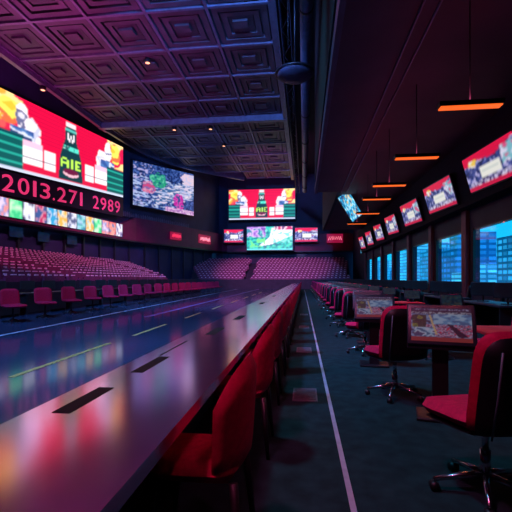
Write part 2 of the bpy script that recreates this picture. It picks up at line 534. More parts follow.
def ribbon_picture(w, h):
    p = Pic(w, h, (0.5, 0.5, 0.6))
    rs = random.Random(4)
    pals = [[(0.80, 0.80, 0.92), (0.75, 0.75, 0.9), (0.05, 0.05, 0.12)], [(0.5, 0.02, 0.12), (0.75, 0.3, 0.4), (0.05, 0.1, 0.3)],
            [(0.03, 0.35, 0.65), (0.75, 0.8, 0.9), (0.05, 0.2, 0.5)], [(0.9, 0.45, 0.08), (0.85, 0.75, 0.6), (0.1, 0.4, 0.6)],
            [(0.82, 0.84, 0.92), (0.7, 0.7, 0.85), (0.1, 0.12, 0.25)], [(0.05, 0.25, 0.4), (0.2, 0.6, 0.6), (0.4, 0.6, 0.8)],
            [(0.05, 0.6, 0.25), (0.2, 0.8, 0.4), (0.6, 0.9, 0.6)], [(0.75, 0.6, 0.8), (0.2, 0.25, 0.6), (0.85, 0.3, 0.3)],
            [(0.85, 0.12, 0.12), (0.9, 0.35, 0.3), (0.15, 0.2, 0.4)], [(0.85, 0.8, 0.9), (0.15, 0.1, 0.3), (0.8, 0.75, 0.9)]]
    n = 18
    seq = [4, 2, 8, 5, 0, 7, 6, 0, 1, 2, 3, 4, 5, 3, 6, 7, 8, 9]
    for k in range(n):
        p.noise(k / n, 0, (k + 0.96) / n, 1, pals[seq[k]], n * 4, 6, 60 + k)
        p.rect((k + 0.96) / n, 0, (k + 1) / n, 1, (0.02, 0.02, 0.08))
    return p.a

def terminal_picture(w, h):
    p = Pic(w, h, (0.02, 0.03, 0.08))
    p.noise(0, 0.12, 1, 0.82, [(0.015, 0.02, 0.05), (0.05, 0.09, 0.22), (0.10, 0.20, 0.42), (0.22, 0.32, 0.55)], 26, 22, 1)
    p.noise(0.38, 0.5, 1, 0.82, [(0.05, 0.13, 0.30), (0.10, 0.26, 0.50), (0.30, 0.45, 0.65)], 14, 20, 2)
    p.noise(0.02, 0.4, 0.26, 0.78, [(0.02, 0.03, 0.02), (0.03, 0.05, 0.04), (0.02, 0.03, 0.03), (0.30, 0.26, 0.03), (0.10, 0.14, 0.04)], 22, 16, 3)
    p.noise(0.25, 0.14, 1, 0.5, [(0.03, 0.02, 0.06), (0.40, 0.10, 0.22), (0.5, 0.4, 0.6), (0.10, 0.10, 0.25), (0.55, 0.02, 0.06)], 40, 34, 4)
    p.noise(0.05, 0.14, 0.4, 0.4, [(0.04, 0.12, 0.25), (0.3, 0.45, 0.65), (0.5, 0.5, 0.7), (0.05, 0.06, 0.15)], 18, 14, 5)
    p.poly([(0.30, 0.78), (0.33, 0.78), (0.44, 0.2), (0.41, 0.2)], (0.6, 0.42, 0.18))
    p.poly([(0.60, 0.52), (0.68, 0.5), (0.95, 0.14), (0.78, 0.14)], (0.02, 0.01, 0.03))
    p.noise(0, 0.82, 1, 0.88, [(0.03, 0.03, 0.08), (0.35, 0.4, 0.5), (0.05, 0.05, 0.1)], 30, 30, 6)
    p.rect(0, 0.88, 1, 1, (0.012, 0.015, 0.05))
    p.noise(0.04, 0.92, 0.96, 0.97, [(0.02, 0.02, 0.06), (0.3, 0.35, 0.55), (0.03, 0.03, 0.1)], 40, 30, 7)
    p.rect(0, 0, 1, 0.12, (0.30, 0.035, 0.03))
    return p.a

def blue_picture(w, h, seed):
    p = Pic(w, h, (0.02, 0.25, 0.5))
    p.noise(0, 0, 1, 1, [(0.01, 0.06, 0.2), (0.02, 0.25, 0.5), (0.05, 0.5, 0.75), (0.5, 0.75, 0.85)], 16, 14, seed)
    p.noise(0.1, 0.1, 0.9, 0.9, None, 14, 12, seed + 1, 0.68, (0.7, 0.5, 0.2))
    return p.a

def picture_mesh(name, arr, bl, br, tl, tr, material, parent):
    """a wall of LED cells: small quads whose corners carry the emitted colour"""
    h, w, _ = arr.shape
    bl, br, tl, tr = map(np.array, (bl, br, tl, tr))
    U, V = np.meshgrid(np.linspace(0, 1, w + 1), np.linspace(0, 1, h + 1))
    U = U[..., None]; V = V[..., None]
    P = (bl * (1 - U) + br * U) * (1 - V) + (tl * (1 - U) + tr * U) * V
    co = P.reshape(-1, 3)
    ii, jj = np.meshgrid(np.arange(w), np.arange(h))
    a = (jj * (w + 1) + ii).ravel()
    F = np.stack([a, a + 1, a + w + 2, a + w + 1], 1)
    me = bpy.data.meshes.new(name)
    me.from_pydata(co.tolist(), [], F.tolist())
    pd = np.pad(arr, ((1, 1), (1, 1), (0, 0)), mode='edge')
    c = (pd[:-1, :-1] + pd[1:, :-1] + pd[:-1, 1:] + pd[1:, 1:]) / 4
    at = me.color_attributes.new('picture', 'FLOAT_COLOR', 'POINT')
    c = c.reshape(-1, 3)
    c = np.concatenate([c, np.ones((len(c), 1))], 1).astype(np.float32)
    at.data.foreach_set('color', c.ravel())
    me.materials.append(material)
    return link(name, me, parent)

def slab_between(b, bl, br, tl, tr, off0, off1, grow=0.0, mi=0):
    """solid panel behind a picture: between two offsets along its outward normal"""
    bl, br, tl, tr = map(Vector, (bl, br, tl, tr))
    u = (br - bl).normalized(); w = (tl - bl).normalized()
    n = u.cross(w).normalized()
    g = grow
    q = [bl - u * g - w * g, br + u * g - w * g, tr + u * g + w * g, tl - u * g + w * g]
    vs = [p + n * off0 for p in q] + [p + n * off1 for p in q]
    b.add(vs, [(0, 3, 2, 1), (4, 5, 6, 7), (0, 1, 5, 4), (1, 2, 6, 5), (2, 3, 7, 6), (3, 0, 4, 7)], mi)

def screen(label, arr, bl, br, tl, tr, name='led_screen', cat='screen', group=None, depth=0.3, rim=0.12, material=None):
    c = (Vector(bl) + Vector(br)) / 2
    root = thing(name, label, cat, c, 0, group)
    L = [tuple(Vector(p) - c) for p in (bl, br, tl, tr)]
    picture_mesh('display', arr, *L, material or LED, root)
    b = B()
    slab_between(b, *L, -depth, -0.015, rim)
    b.build('housing', BEZEL, root)
    return root

# =================================================================== STRUCTURE
b = B(); b.bb(-24, -0.98, -4, 62, -0.2, 0.0)
fl = struct(b.build('floor', FLOOR))
b = B(); b.bb(-0.98, 7.4, -4, 62, -0.2, 0.0)
fr = struct(b.build('floor', CARPET))

def strip(name, p0, p1, w, m, parent, z=0.004):
    b = B()
    p0, p1 = Vector((*p0, z)), Vector((*p1, z))
    d = (p1 - p0).normalized().cross(Vector((0, 0, 1))) * w / 2
    b.add([p0 - d, p0 + d, p1 + d, p1 - d], [(0, 1, 2, 3)])
    return b.build(name, m, parent)
strip('lane_line', (-6.5, 2), (-7.55, 45), 0.10, LINEW, fl)
strip('lane_line', (-5.1, 12.5), (-5.1, 45), 0.16, LINEP, fl)
for y0, y1 in ((1.2, 3.0), (4.7, 7.4), (8.4, 10.6), (12.3, 14.3), (16.0, 18.4), (20.2, 22.6), (24.4, 26.8), (28.6, 31), (33, 35.4)):
    strip('lane_dash', (-3.72, y0), (-3.76, y1), 0.085, LINEY, fl)
strip('lane_line', (-2.6, 14), (-2.5, 45), 0.05, LINEW, fl)
strip('aisle_line', (0.28, 0.2), (0.06, 43), 0.035, LINEW, fr)

WP = [(-21.4, -4), (-21.2, 15), (-20.6, 24), (-18.8, 38.6), (-18.3, 41), (-14.9, 50.5), (-13.4, 55.2), (-12.5, 58.3), (-11.4, 59.2), (8, 59.2)]
def offset(path, d):
    out = []
    for i, p in enumerate(path):
        a = Vector(path[max(i - 1, 0)]); c = Vector(path[min(i + 1, len(path) - 1)])
        t = (c - a).normalized()
        n = Vector((t.y, -t.x))
        out.append((p[0] + n.x * d, p[1] + n.y * d))
    return out
def ribbon_wall(b, path, z0, z1, th, mi=0):
    back = offset(path, -th)
    n = len(path)
    zt = z1 if isinstance(z1, list) else [z1] * n
    vs = [(*p, z0) for p in path] + [(*p, zt[i]) for i, p in enumerate(path)] + [(*p, z0) for p in back] + [(*p, zt[i]) for i, p in enumerate(back)]
    fs = []
    for i in range(n - 1):
        fs += [(i, i + 1, n + i + 1, n + i), (2 * n + i + 1, 2 * n + i, 3 * n + i, 3 * n + i + 1),
               (n + i, n + i + 1, 3 * n + i + 1, 3 * n + i), (i + 1, i, 2 * n + i, 2 * n + i + 1)]
    fs += [(0, n, 3 * n, 2 * n), (n - 1, 3 * n - 1, 4 * n - 1, 2 * n - 1)]
    b.add(vs, fs, mi)
b = B(); ribbon_wall(b, WP, 5.0, 16.6, 0.3); struct(b.build('wall_upper', NAVY))
b = B(); ribbon_wall(b, offset(WP, -0.5), 0.0, 5.2, 0.3); struct(b.build('wall_lower', NAVY))
FP = offset(WP, 0.55)
b = B(); ribbon_wall(b, FP, 5.2, [6.75] * 4 + [7.7] * 6, 0.5); struct(b.build('trim_fascia', MAROON))
b = B(); ribbon_wall(b, offset(WP, 0.62), 5.05, 5.2, 0.9); struct(b.build('trim_ledge', BEZEL))
b = B(); b.bb(-22, 7.7, -4.3, -4, 0, 16.6); struct(b.build('wall_back', NAVY))

# columns and glazing bars of the suites under the fascia
b = B()
SP = offset(WP, -0.35)
def along(path, s):
    for i in range(len(path) - 1):
        a, c = Vector(path[i]), Vector(path[i + 1])
        L = (c - a).length
        if s <= L:
            t = (c - a).normalized()
            return a + t * s, t
        s -= L
    return Vector(path[-1]), t
s = 14.0
while s < 66:
    p, t = along(SP, s)
    b.bb(p.x - 0.09, p.x + 0.09, p.y - 0.09, p.y + 0.09, 0, 5.1)
    s += 2.4
struct(b.build('trim_suite_columns', BEZEL))

# ceiling over the arena: slab, dropped coffered field, cross beam
ZC = 15.0
b = B(); b.bb(-22, 7.7, -4.3, 60, 16.6, 16.9); struct(b.build('ceiling', VOID))
def xlim(y):
    return -17.7 if y < 35 else -17.7 + (y - 35) * 0.12 + max(0, y - 42) ** 1.6 * 0.14
xs = [-17.7, -14.5, -11.3, -8.1, -4.9, -1.7]
ys = [-1.0 + 3.45 * k for k in range(17)]
b = B()
coff = B()
for j in range(len(ys) - 1):
    y0, y1 = ys[j], ys[j + 1]
    L0 = xlim(y1)
    for i in range(len(xs) - 1):
        x0, x1 = xs[i], xs[i + 1]
        if x1 <= L0 + 0.3:
            continue
        x0 = max(x0, L0)
        b.bb(x0, x1, y0, y1, ZC + 0.12, ZC + 0.3)
        cx, cy, hw, hd = (x0 + x1) / 2, (y0 + y1) / 2, (x1 - x0) / 2, (y1 - y0) / 2
        def ring(f0, f1, z0, z1, mi):
            coff.bb(cx - hw * f1, cx + hw * f1, cy - hd * f1, cy - hd * f0, z0, z1, mi)
            coff.bb(cx - hw * f1, cx + hw * f1, cy + hd * f0, cy + hd * f1, z0, z1, mi)
            coff.bb(cx - hw * f1, cx - hw * f0, cy - hd * f0, cy + hd * f0, z0, z1, mi)
            coff.bb(cx + hw * f0, cx + hw * f1, cy - hd * f0, cy + hd * f0, z0, z1, mi)
        ring(0.95, 1.0, ZC - 0.14, ZC + 0.12, 2)
        ring(0.70, 0.90, ZC - 0.06, ZC + 0.12, 0)
        ring(0.44, 0.62, ZC - 0.02, ZC + 0.12, 0)
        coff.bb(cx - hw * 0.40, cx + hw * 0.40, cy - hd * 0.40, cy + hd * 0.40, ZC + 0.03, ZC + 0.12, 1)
        coff.bb(cx - hw * 0.30, cx + hw * 0.20, cy - hd * 0.26, cy + hd * 0.10, ZC - 0.10, ZC + 0.05, 0)
ce = struct(b.build('ceiling', CEIL))
coff.build('coffer_panel', [CEIL, CEILD, STEEL], ce)
b = B()
b.bb(-1.7, -1.35, -1, 54.2, ZC - 0.5, ZC + 0.4)
b.bb(-18.0, -17.7, -1, 34.5, ZC - 0.5, 16.6)
struct(b.build('trim_ceiling_edge', STEEL))
b = B(); b.bb(-18, -1.4, 33.3, 33.75, ZC - 0.55, ZC + 0.2); struct(b.build('beam', STEEL))
b = B()
pts = [(xlim(y) - 0.1, y) for y in (34, 38, 42, 45, 48, 51, 54)]
ribbon_wall(b, pts, ZC - 0.4, 16.6, 0.25)
struct(b.build('trim_ceiling_curve', STEEL))

# right side: soffit, lounge ceiling, rails
b = B(); b.bb(0.72, 2.44, -4, 23.3, 6.2, 6.75); so = struct(b.build('ceiling', SOFFIT))
b = B(); b.bb(0.62, 0.74, -4, 23.3, 6.12, 6.5); b.build('edge_beam', EDGE, so)
b = B(); b.bb(2.44, 7.4, -4, 23.3, 6.5, 6.9); b.bb(2.1, 7.4, 23.3, 44, 6.5, 6.9); lc = struct(b.build('ceiling', SOFFIT))
for x in (2.12, 2.42):
    b = B(); b.bb(x - 0.014, x + 0.014, -4, 23.3, 6.16, 6.2); b.build('ceiling_rail', STEEL, lc)
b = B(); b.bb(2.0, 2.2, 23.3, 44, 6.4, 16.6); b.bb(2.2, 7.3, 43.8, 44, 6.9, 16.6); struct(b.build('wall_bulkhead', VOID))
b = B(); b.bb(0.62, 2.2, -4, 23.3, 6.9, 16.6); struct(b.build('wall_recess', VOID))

# right wall with seven windows
WC = [15.9 + 4.68 * k for k in range(-1, 7)]
WW = 1.80
b = B()
b.bb(7.0, 7.3, -4, 59, 0, 0.95)
b.bb(7.0, 7.3, -4, 59, 3.35, 6.6); b.bb(7.0, 7.3, 44, 59, 6.6, 16.6)
prev = -4
for c in WC:
    b.bb(7.0, 7.3, prev, c - WW, 0.95, 3.35)
    prev = c + WW
b.bb(7.0, 7.3, prev, 59, 0.95, 3.35)
struct(b.build('wall_right', NAVY))
b = B()
b.add([(6.98, -4, 4.15), (6.98, 46.5, 4.15), (6.45, 46.5, 4.15), (6.45, -4, 4.15), (6.98, -4, 6.5), (6.98, 46.5, 6.5), (6.05, 46.5, 6.5), (6.05, -4, 6.5)],
      [(0, 1, 2, 3), (4, 7, 6, 5), (3, 2, 6, 7), (0, 4, 5, 1), (0, 3, 7, 4), (1, 5, 6, 2)])
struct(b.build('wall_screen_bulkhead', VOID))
for k, c in enumerate(WC):
    r = struct(link('window_%d' % (k + 1), None)); r.location = (7.0, c, 0.95)
    b = B()
    b.bb(0.0, 0.1, -WW, -WW + 0.07, 0, 2.4); b.bb(0.0, 0.1, WW - 0.07, WW, 0, 2.4)
    b.bb(0.02, 0.2, -WW, WW, 0, 0.07); b.bb(0.02, 0.2, -WW, WW, 2.33, 2.4)
    b.build('window_frame', BEZEL, r)
    b = B(); b.bb(0.04, 0.055, -WW + 0.05, WW - 0.05, 0.05, 2.35); b.build('glass_pane', GLASS, r)
    b = B(); b.bb(-0.14, 0.02, -WW - 0.1, WW + 0.1, -0.06, 0.0); b.build('window_sill', BEZEL, r)
for k in range(9):
    y = 15.9 - 2.34 + 4.68 * (k - 1)
    b = B(); b.bb(6.84, 7.0, y - 0.24, y + 0.24, 0, 4.2)
    struct(b.build('pillar', PLUM))

# outside: street and towers
b = B(); b.bb(8, 140, -60, 260, -6.2, -6.0); struct(b.build('ground', GROUND))
TM = [tower_mat('tower_a', (0.20, 0.50, 0.75), (0.03, 0.42, 0.75), 0.8, 0.5, 1), tower_mat('tower_b', (0.10, 0.32, 0.62), (0.01, 0.22, 0.58), 1.1, 0.6, 2),
      tower_mat('tower_c', (0.30, 0.65, 0.85), (0.08, 0.60, 0.85), 2.0, 0.45, 3)]
rs = random.Random(12)
tl_lab = []
y = 12.0
k = 0
while y < 170:
    for row in (0, 1):
        w = rs.uniform(2.4, 5.2) * (1 + y / 120)
        x = 16 + rs.uniform(0, 4) + row * 10
        h = rs.uniform(7.0, 9.2) + row * 2.2 + (2.5 if rs.random() < 0.25 else 0)
        d = rs.uniform(3, 5)
        b = B()
        b.bb(-d / 2, d / 2, -w / 2, w / 2, 0, h)
        st = rs.choice([0, 1, 2])
        if st == 0:
            b.bb(-d / 3, d / 3, -w / 4, w / 4, h, h + 0.8)
        elif st == 1:
            b.bb(-d / 2, d / 2, -w / 2, -w / 6, h, h + 1.4)
        o = b.build('tower_building', TM[(k + row) % 3])
        o.location = (x, y + row * 2, -6.0)
        tag(o, '%s blue tower block of the city outside, counted from the nearest window' % ORD[min(k, 33)], 'building', 'city towers outside the windows')
        k += 1
    y += rs.uniform(4.2, 6.0) * (1 + y / 90)

# =================================================================== STADIUM SEATING
def seat_geo(b, M, var=0):
    if var == 1:
        b.box((0, -0.08, 0.52), (0.38, 0.09, 0.34), 0, M)          # tipped up
    else:
        b.box((0, 0.02, 0.40), (0.38, 0.36, 0.07), 0, M)
    b.pad(0.41, 0.40, 0.05, M @ Matrix.Translation((0, -0.20, 0.60)) @ Matrix.Rotation(R(8), 4, 'X'), 0.35, 0.1, 0.03, 4, 4, 0)
    b.box((0, -0.225, 0.785), ((0.20, 0.12, 0.26)[var], 0.075, (0.06, 0.09, 0.05)[var]), 1, M)  # pale block standing in for the highlight on the backrest top
    b.box((0, -0.02, 0.19), (0.06, 0.10, 0.38), 2, M)

NR = 12
seats = []
b = B()
for i in range(NR):                                   # left bank tiers, rows run along the hall
    x = -11.5 - 0.75 * i
    z = 0.62 + 0.175 * i
    y1 = 34.0 + 0.80 * i
    b.bb(x - 0.45, x + 0.30, 6, y1, 0, z)
    y = 7.0
    while y < y1 - 0.3:
        gap = abs((y - 7) % 13.5 - 12.9) < 0.45
        if not gap:
            seats.append((x - 0.02, y, z, R(-90), 0))
        y += 0.47
b.bb(-11.3, -11.1, 6, 34.0, 0, 1.12)
struct(b.build('tier_left', CONC))
b = B()
for i in range(NR):                                   # far bank
    yy = 47.2 + 0.80 * i
    z = 0.55 + 0.25 * i
    x0 = -12.6 - 0.36 * i
    x1 = 5.4 + 0.05 * i
    b.bb(x0, x1, yy - 0.35, yy + 0.45, 0, z)
    x = x0 + 0.3
    while x < x1 - 0.2:
        if abs(x + 6.8) > 0.55:
            seats.append((x, yy, z, R(180), 1))
        x += 0.47
b.bb(-12.7, 5.5, 46.6, 46.8, 0, 1.1)
struct(b.build('tier_far', CONC))

protos = []
for var in range(3):
    seat_b = B(); seat_geo(seat_b, Matrix.Identity(4), var)
    me = seat_b.build('stadium_seat', [SEATR, SEATP, SHELL])
    protos.append(me)
th = math.atan(48 / 400); cs, sn = math.cos(th), math.sin(th)
def pix(x, y, z):
    d = -x * sn + y * cs
    return 256 + 400 * (x * cs + y * sn) / d, 278 - 400 * (z - 1.27) / d, d
vis = []
rest = []
for s_ in seats:
    u, v, d = pix(s_[0], s_[1], s_[2] + 0.8)
    (vis if -4 < u < 516 and v < 281 else rest).append((d, s_))
vis.sort(key=lambda q: q[0])
rng = random.Random(8)
used = set()
for d, (x, y, z, rz, bank) in vis[:300]:
    var = rng.randrange(3)
    o = protos[var]
    if var in used:
        o = protos[var].copy()
        COL.objects.link(o)
    used.add(var)
    o.location = (x, y, z)
    o.rotation_euler = (0, 0, rz + rng.uniform(-0.05, 0.05))
    tag(o, 'pink-lit red tip-up seat in the left seating bank behind the chair row', 'seat', 'seats in the left bank')
for bk, lab in ((0, 'mass of pink-lit red seats in the farther part of the left bank'), (1, 'mass of distant pink-lit red seats filling the far tiers below the centre screens')):
    b = B()
    for d, (x, y, z, rz, bank) in vis[300:]:
        if bank != bk:
            continue
        M = Matrix.Translation((x, y, z)) @ Matrix.Rotation(rz + rng.uniform(-0.05, 0.05), 4, 'Z')
        seat_geo(b, M, rng.randrange(3))
    o = b.build('stadium_seating', [SEATR, SEATP, SHELL])
    tag(o, lab, 'seating')
    o['kind'] = 'stuff'

# railing with dark spectators' chairs on the balcony below the tilted blue screen
b = B()
rng = random.Random(3)
RP = offset(WP, 0.25)
sL = 42.9
while sL < 55:
    p, t = along(RP, sL)
    M = Matrix.Translation((p.x, p.y, 7.7)) @ Matrix.Rotation(math.atan2(t.y, t.x), 4, 'Z')
    b.pad(0.30, 0.45 + rng.uniform(0, 0.25), 0.10, M @ Matrix.Translation((0, 0, 0.22)), 0.5, 0.1, 0, 4, 4)
    sL += 0.36
o = b.build('balcony_seating', [STEEL])
tag(o, 'dark strip of balcony seat backs under the angled blue screen', 'seating')
o['kind'] = 'stuff'

# =================================================================== SCREENS
# giant screen with a ticker line below it
def lerp(a, c, t):
    return tuple(a[i] + (c[i] - a[i]) * t for i in range(len(a)))
def bigpt(t, zn, zf):
    return (-20.0 + 2.0 * t, 24.3 + 13.9 * t, zn + (zf - zn) * t)
t0 = -0.05
bl, br = bigpt(t0, 8.62, 9.34), bigpt(1, 8.62, 9.34)
tl, tr = bigpt(t0, 13.9, 14.36), bigpt(1, 13.9, 14.36)
big = screen('giant red LED screen with a dark bottle picture and a ticker, left wall', ad_picture(180, 72), bl, br, tl, tr, 'led_screen', 'screen', None, 0.35, 0.05)
c0 = Vector(big.location)
t_bl, t_br = Vector(bigpt(t0, 6.84, 7.41)) - c0, Vector(bigpt(1, 6.84, 7.41)) - c0
t_tl, t_tr = Vector(bigpt(t0, 8.45, 9.20)) - c0, Vector(bigpt(1, 8.45, 9.20)) - c0
b = B(); slab_between(b, t_bl, t_br, t_tl, t_tr, -0.35, 0.0)
b.build('ticker_panel', BEZEL, big)
def text_on(body, o_, u, w, width, height, m, parent, name):
    cu = bpy.data.curves.new(name, 'FONT')
    cu.body = body
    cu.size = 1.0
    cu.offset = 0.006
    cu.extrude = 0.01
    ob = bpy.data.objects.new(name, cu)
    COL.objects.link(ob)
    bpy.context.view_layer.update()
    dx, dy = ob.dimensions.x, ob.dimensions.y
    me = bpy.data.meshes.new_from_object(ob.evaluated_get(bpy.context.evaluated_depsgraph_get()))
    bpy.data.objects.remove(ob)
    xs_ = [v.co.x for v in me.vertices]; ys_ = [v.co.y for v in me.vertices]
    mx, my, wx, wy = min(xs_), min(ys_), max(xs_) - min(xs_), max(ys_) - min(ys_)
    u, w = u.normalized(), w.normalized()
    n = u.cross(w).normalized()
    for v in me.vertices:
        v.co = o_ + u * ((v.co.x - mx) / wx * width) + w * ((v.co.y - my) / wy * height) + n * (v.co.z + 0.03)
    me.materials.clear(); me.materials.append(m)
    return link(name, me, parent)
u_ = (t_br - t_bl)
w_ = Vector((0, 0, 1))
for body, f0, f1 in (('2013.271', 0.045, 0.605), ('2989', 0.675, 0.97)):
    cells = [{'1': 0.55, '.': 0.35}.get(c_, 1.0) for c_ in body]
    unit = (f1 - f0) / sum(cells)
    f = f0
    for c_, wd_ in zip(body, cells):
        g_ = {'1': 0.42, '.': 0.4}.get(c_, 0.76)
        text_on(c_, t_bl + u_ * (f + unit * wd_ * (1 - g_) / 2) + w_ * 0.26, u_, w_, u_.length * unit * wd_ * g_,
                0.2 if c_ == '.' else 1.15, DIGIT, big, 'ticker_digit')
        f += unit * wd_

# ribbon board along the fascia
RB = offset(WP, 0.62)
p0 = Vector(RB[1]).lerp(Vector(RB[2]), 0.35); p1 = Vector(RB[2]); p2 = Vector(RB[3])
rib = thing('ribbon_board', 'long narrow strip of small bright pictures under the giant red screen', 'screen', (p1.x, p1.y, 5.4))
arr = ribbon_picture(252, 10)
l1, l2 = (p1 - p0).length, (p2 - p1).length
kk = int(252 * l1 / (l1 + l2))
cR = Vector((p1.x, p1.y, 5.4))
def rv(p, z):
    return tuple(Vector((p.x, p.y, z)) - cR)
for a, e, sub in ((p0, p1, arr[:, :kk]), (p1, p2, arr[:, kk:])):
    picture_mesh('display', sub, rv(a, 5.42), rv(e, 5.42), rv(a, 6.66), rv(e, 6.66), LED, rib)
b = B()
for a, e in ((p0, p1), (p1, p2)):
    slab_between(b, rv(a, 5.42), rv(e, 5.42), rv(a, 6.66), rv(e, 6.66), -0.06, -0.012, 0.03)
b.build('housing', BEZEL, rib)

screen('big blue LED screen of an action scene, angled beside the giant red screen', action_picture(110, 78),
       (-17.75, 40.0, 8.95), (-14.0, 49.8, 9.2), (-17.75, 40.0, 13.6), (-14.0, 49.8, 14.5), depth=0.3, material=LEDM)
Y0 = 57.6
screen('wide red LED screen with a dark bottle picture, high on the far wall', ad_picture(110, 48),
       (-10.9, Y0, 9.78), (-1.28, Y0, 9.78), (-10.9, Y0, 14.12), (-1.28, Y0, 14.12), depth=0.8)
screen('green and white LED screen low in the centre of the far wall', field_picture(70, 36),
       (-8.2, Y0 - 0.3, 5.3), (-1.63, Y0 - 0.3, 5.3), (-8.2, Y0 - 0.3, 8.66), (-1.63, Y0 - 0.3, 8.66), depth=0.3)
screen('small red-topped screen left of the green far screen', match_picture(40, 24, 70),
       (-11.5, Y0 - 0.5, 6.45), (-8.75, Y0 - 0.3, 6.45), (-11.5, Y0 - 0.5, 8.28), (-8.75, Y0 - 0.3, 8.28), depth=0.25)
screen('small red-topped screen right of the green far screen', match_picture(40, 24, 80),
       (-1.25, Y0 - 0.3, 6.46), (1.9, Y0 - 0.3, 6.46), (-1.25, Y0 - 0.3, 8.4), (1.9, Y0 - 0.3, 8.4), depth=0.25)

def neon_sign(label, a, e, z0, z1, m):
    a, e = Vector((*a, z0)), Vector((*e, z0))
    root = thing('neon_sign', label, 'sign', (a + e) / 2)
    c = (a + e) / 2
    q = [a - c, e - c, a - c + Vector((0, 0, z1 - z0)), e - c + Vector((0, 0, z1 - z0))]
    b = B(); slab_between(b, *q, -0.12, 0.0); b.build('sign_panel', SIGNBACK, root)
    b = B()
    u = (e - a).normalized(); L = (e - a).length; n = u.cross(Vector((0, 0, 1)))
    pts = []
    r_ = random.Random(int(z1 * 100) + int(L * 100))
    for k in range(15):
        pts.append(a - c + u * (L * (0.1 + 0.8 * k / 14)) + n * 0.06 + Vector((0, 0, (z1 - z0) * (0.5 + (0.26 if k % 2 else -0.22) * r_.uniform(0.5, 1)))))
    b.tube(pts, 0.055, 6)
    b.build('neon_script', m, root)
neon_sign('red scribbled neon sign on the maroon fascia, left of the pink one', (-15.72, 46.0), (-15.0, 47.9), 5.9, 6.8, NEON)
neon_sign('bright pink neon sign on the maroon fascia, beside the small far screen', (-13.85, 51.75), (-12.92, 54.65), 5.95, 7.1, NEONP)
neon_sign('pink neon sign at the right end of the far wall', (3.2, 57.4), (5.45, 57.4), 6.25, 7.5, NEONP)

# tilted screens above the windows
tvs = [(16.06, 12.4), (21.1, 17.46), (26.0, 22.4), (30.95, 27.7), (35.8, 32.6), (40.6, 37.4), (45.4, 42.2)]
for k, (ya, yb) in enumerate(tvs):
    r_ = screen('red-banded match screen tilted above the windows, %s from the near end' % ORD[k], match_picture(56, 26, 100 + 7 * k),
                (6.30, ya, 4.50), (6.30, yb, 4.36), (5.97, ya, 5.72), (5.97, yb, 5.54), 'wall_screen', 'screen', 'screens above the windows', 0.10, 0.05, LEDM)
    b = B()
    for yy in (-0.9, 0.9):
        b.bb(0.02, 0.34, yy - 0.06, yy + 0.06, 0.38, 0.62)
    b.build('wall_bracket', BLACK, r_)
screen('small pale screen on the far right wall below the tilted row', blue_picture(20, 14, 3),
       (6.9, 50.2, 4.3), (6.9, 48.4, 4.3), (6.9, 50.2, 5.4), (6.9, 48.4, 5.4), 'wall_screen', 'screen', None, 0.1, 0.05)
# hanging blue screen near the end of the soffit
hs = screen('slanted blue screen hanging in the dark beyond the soffit end', blue_picture(26, 40, 9),
            (3.02, 25.6, 4.80), (3.62, 25.6, 5.28), (2.12, 25.6, 6.32), (2.74, 25.6, 6.82), 'hanging_screen', 'screen', None, 0.12, 0.03)
hs.location.z -= 0.02

for k, (sd, zz) in enumerate(((25.5, 4.1), (27.6, 4.2), (30.4, 4.2), (33.0, 4.1), (36.2, 4.15), (62.0, 4.1), (76.0, 4.1))):
    p, t = along(offset(WP, -0.10), sd)
    t = Vector((t.x, t.y, 0))
    q = [Vector((p.x, p.y, zz)) + t * a_ + Vector((0, 0, b_)) for a_, b_ in ((-0.6, 0), (0.6, 0), (-0.6, 0.7), (0.6, 0.7))]
    screen('dim blue monitor in the dark suites below the fascia, %s from the left' % ORD[k], blue_picture(16, 10, 200 + k) * np.array([0.004, 0.02, 0.05]), q[0], q[1], q[2], q[3],
           'suite_monitor', 'monitor', 'suite monitors', 0.06, 0.03)

# =================================================================== LONG COUNTER
ct = thing('long_counter', 'long lacquered counter running down the hall with red chairs along it', 'counter', (-0.76, 0, 0))
b = B(); b.box((0, 18.2, 0.725), (0.62, 38.6, 0.05), 0, None)
top = b.build('countertop', COUNTER, ct)
b = B(); b.bb(-0.24, -0.16, -1, 37.4, 0, 0.70); b.build('modesty_panel', COUNTERSIDE, ct)
for k in range(13):
    b = B(); b.bb(-0.16, 0.0, -0.8 + 3.15 * k, -0.74 + 3.15 * k, 0, 0.70); b.build('support_panel', COUNTERSIDE, ct)
for (x, y, w, l) in ((-0.17, 1.62, 0.075, 0.36), (-0.155, 2.33, 0.07, 0.44), (-0.20, 2.9, 0.012, 0.62), (-0.10, 3.85, 0.09, 0.5), (-0.08, 5.2, 0.09, 0.55), (-0.10, 8.2, 0.08, 0.6), (-0.10, 11.5, 0.08, 0.6)):
    b = B(); b.bb(x - w / 2, x + w / 2, y - l / 2, y + l / 2, 0.750, 0.7515); b.build('cable_slot', SLOT, ct)

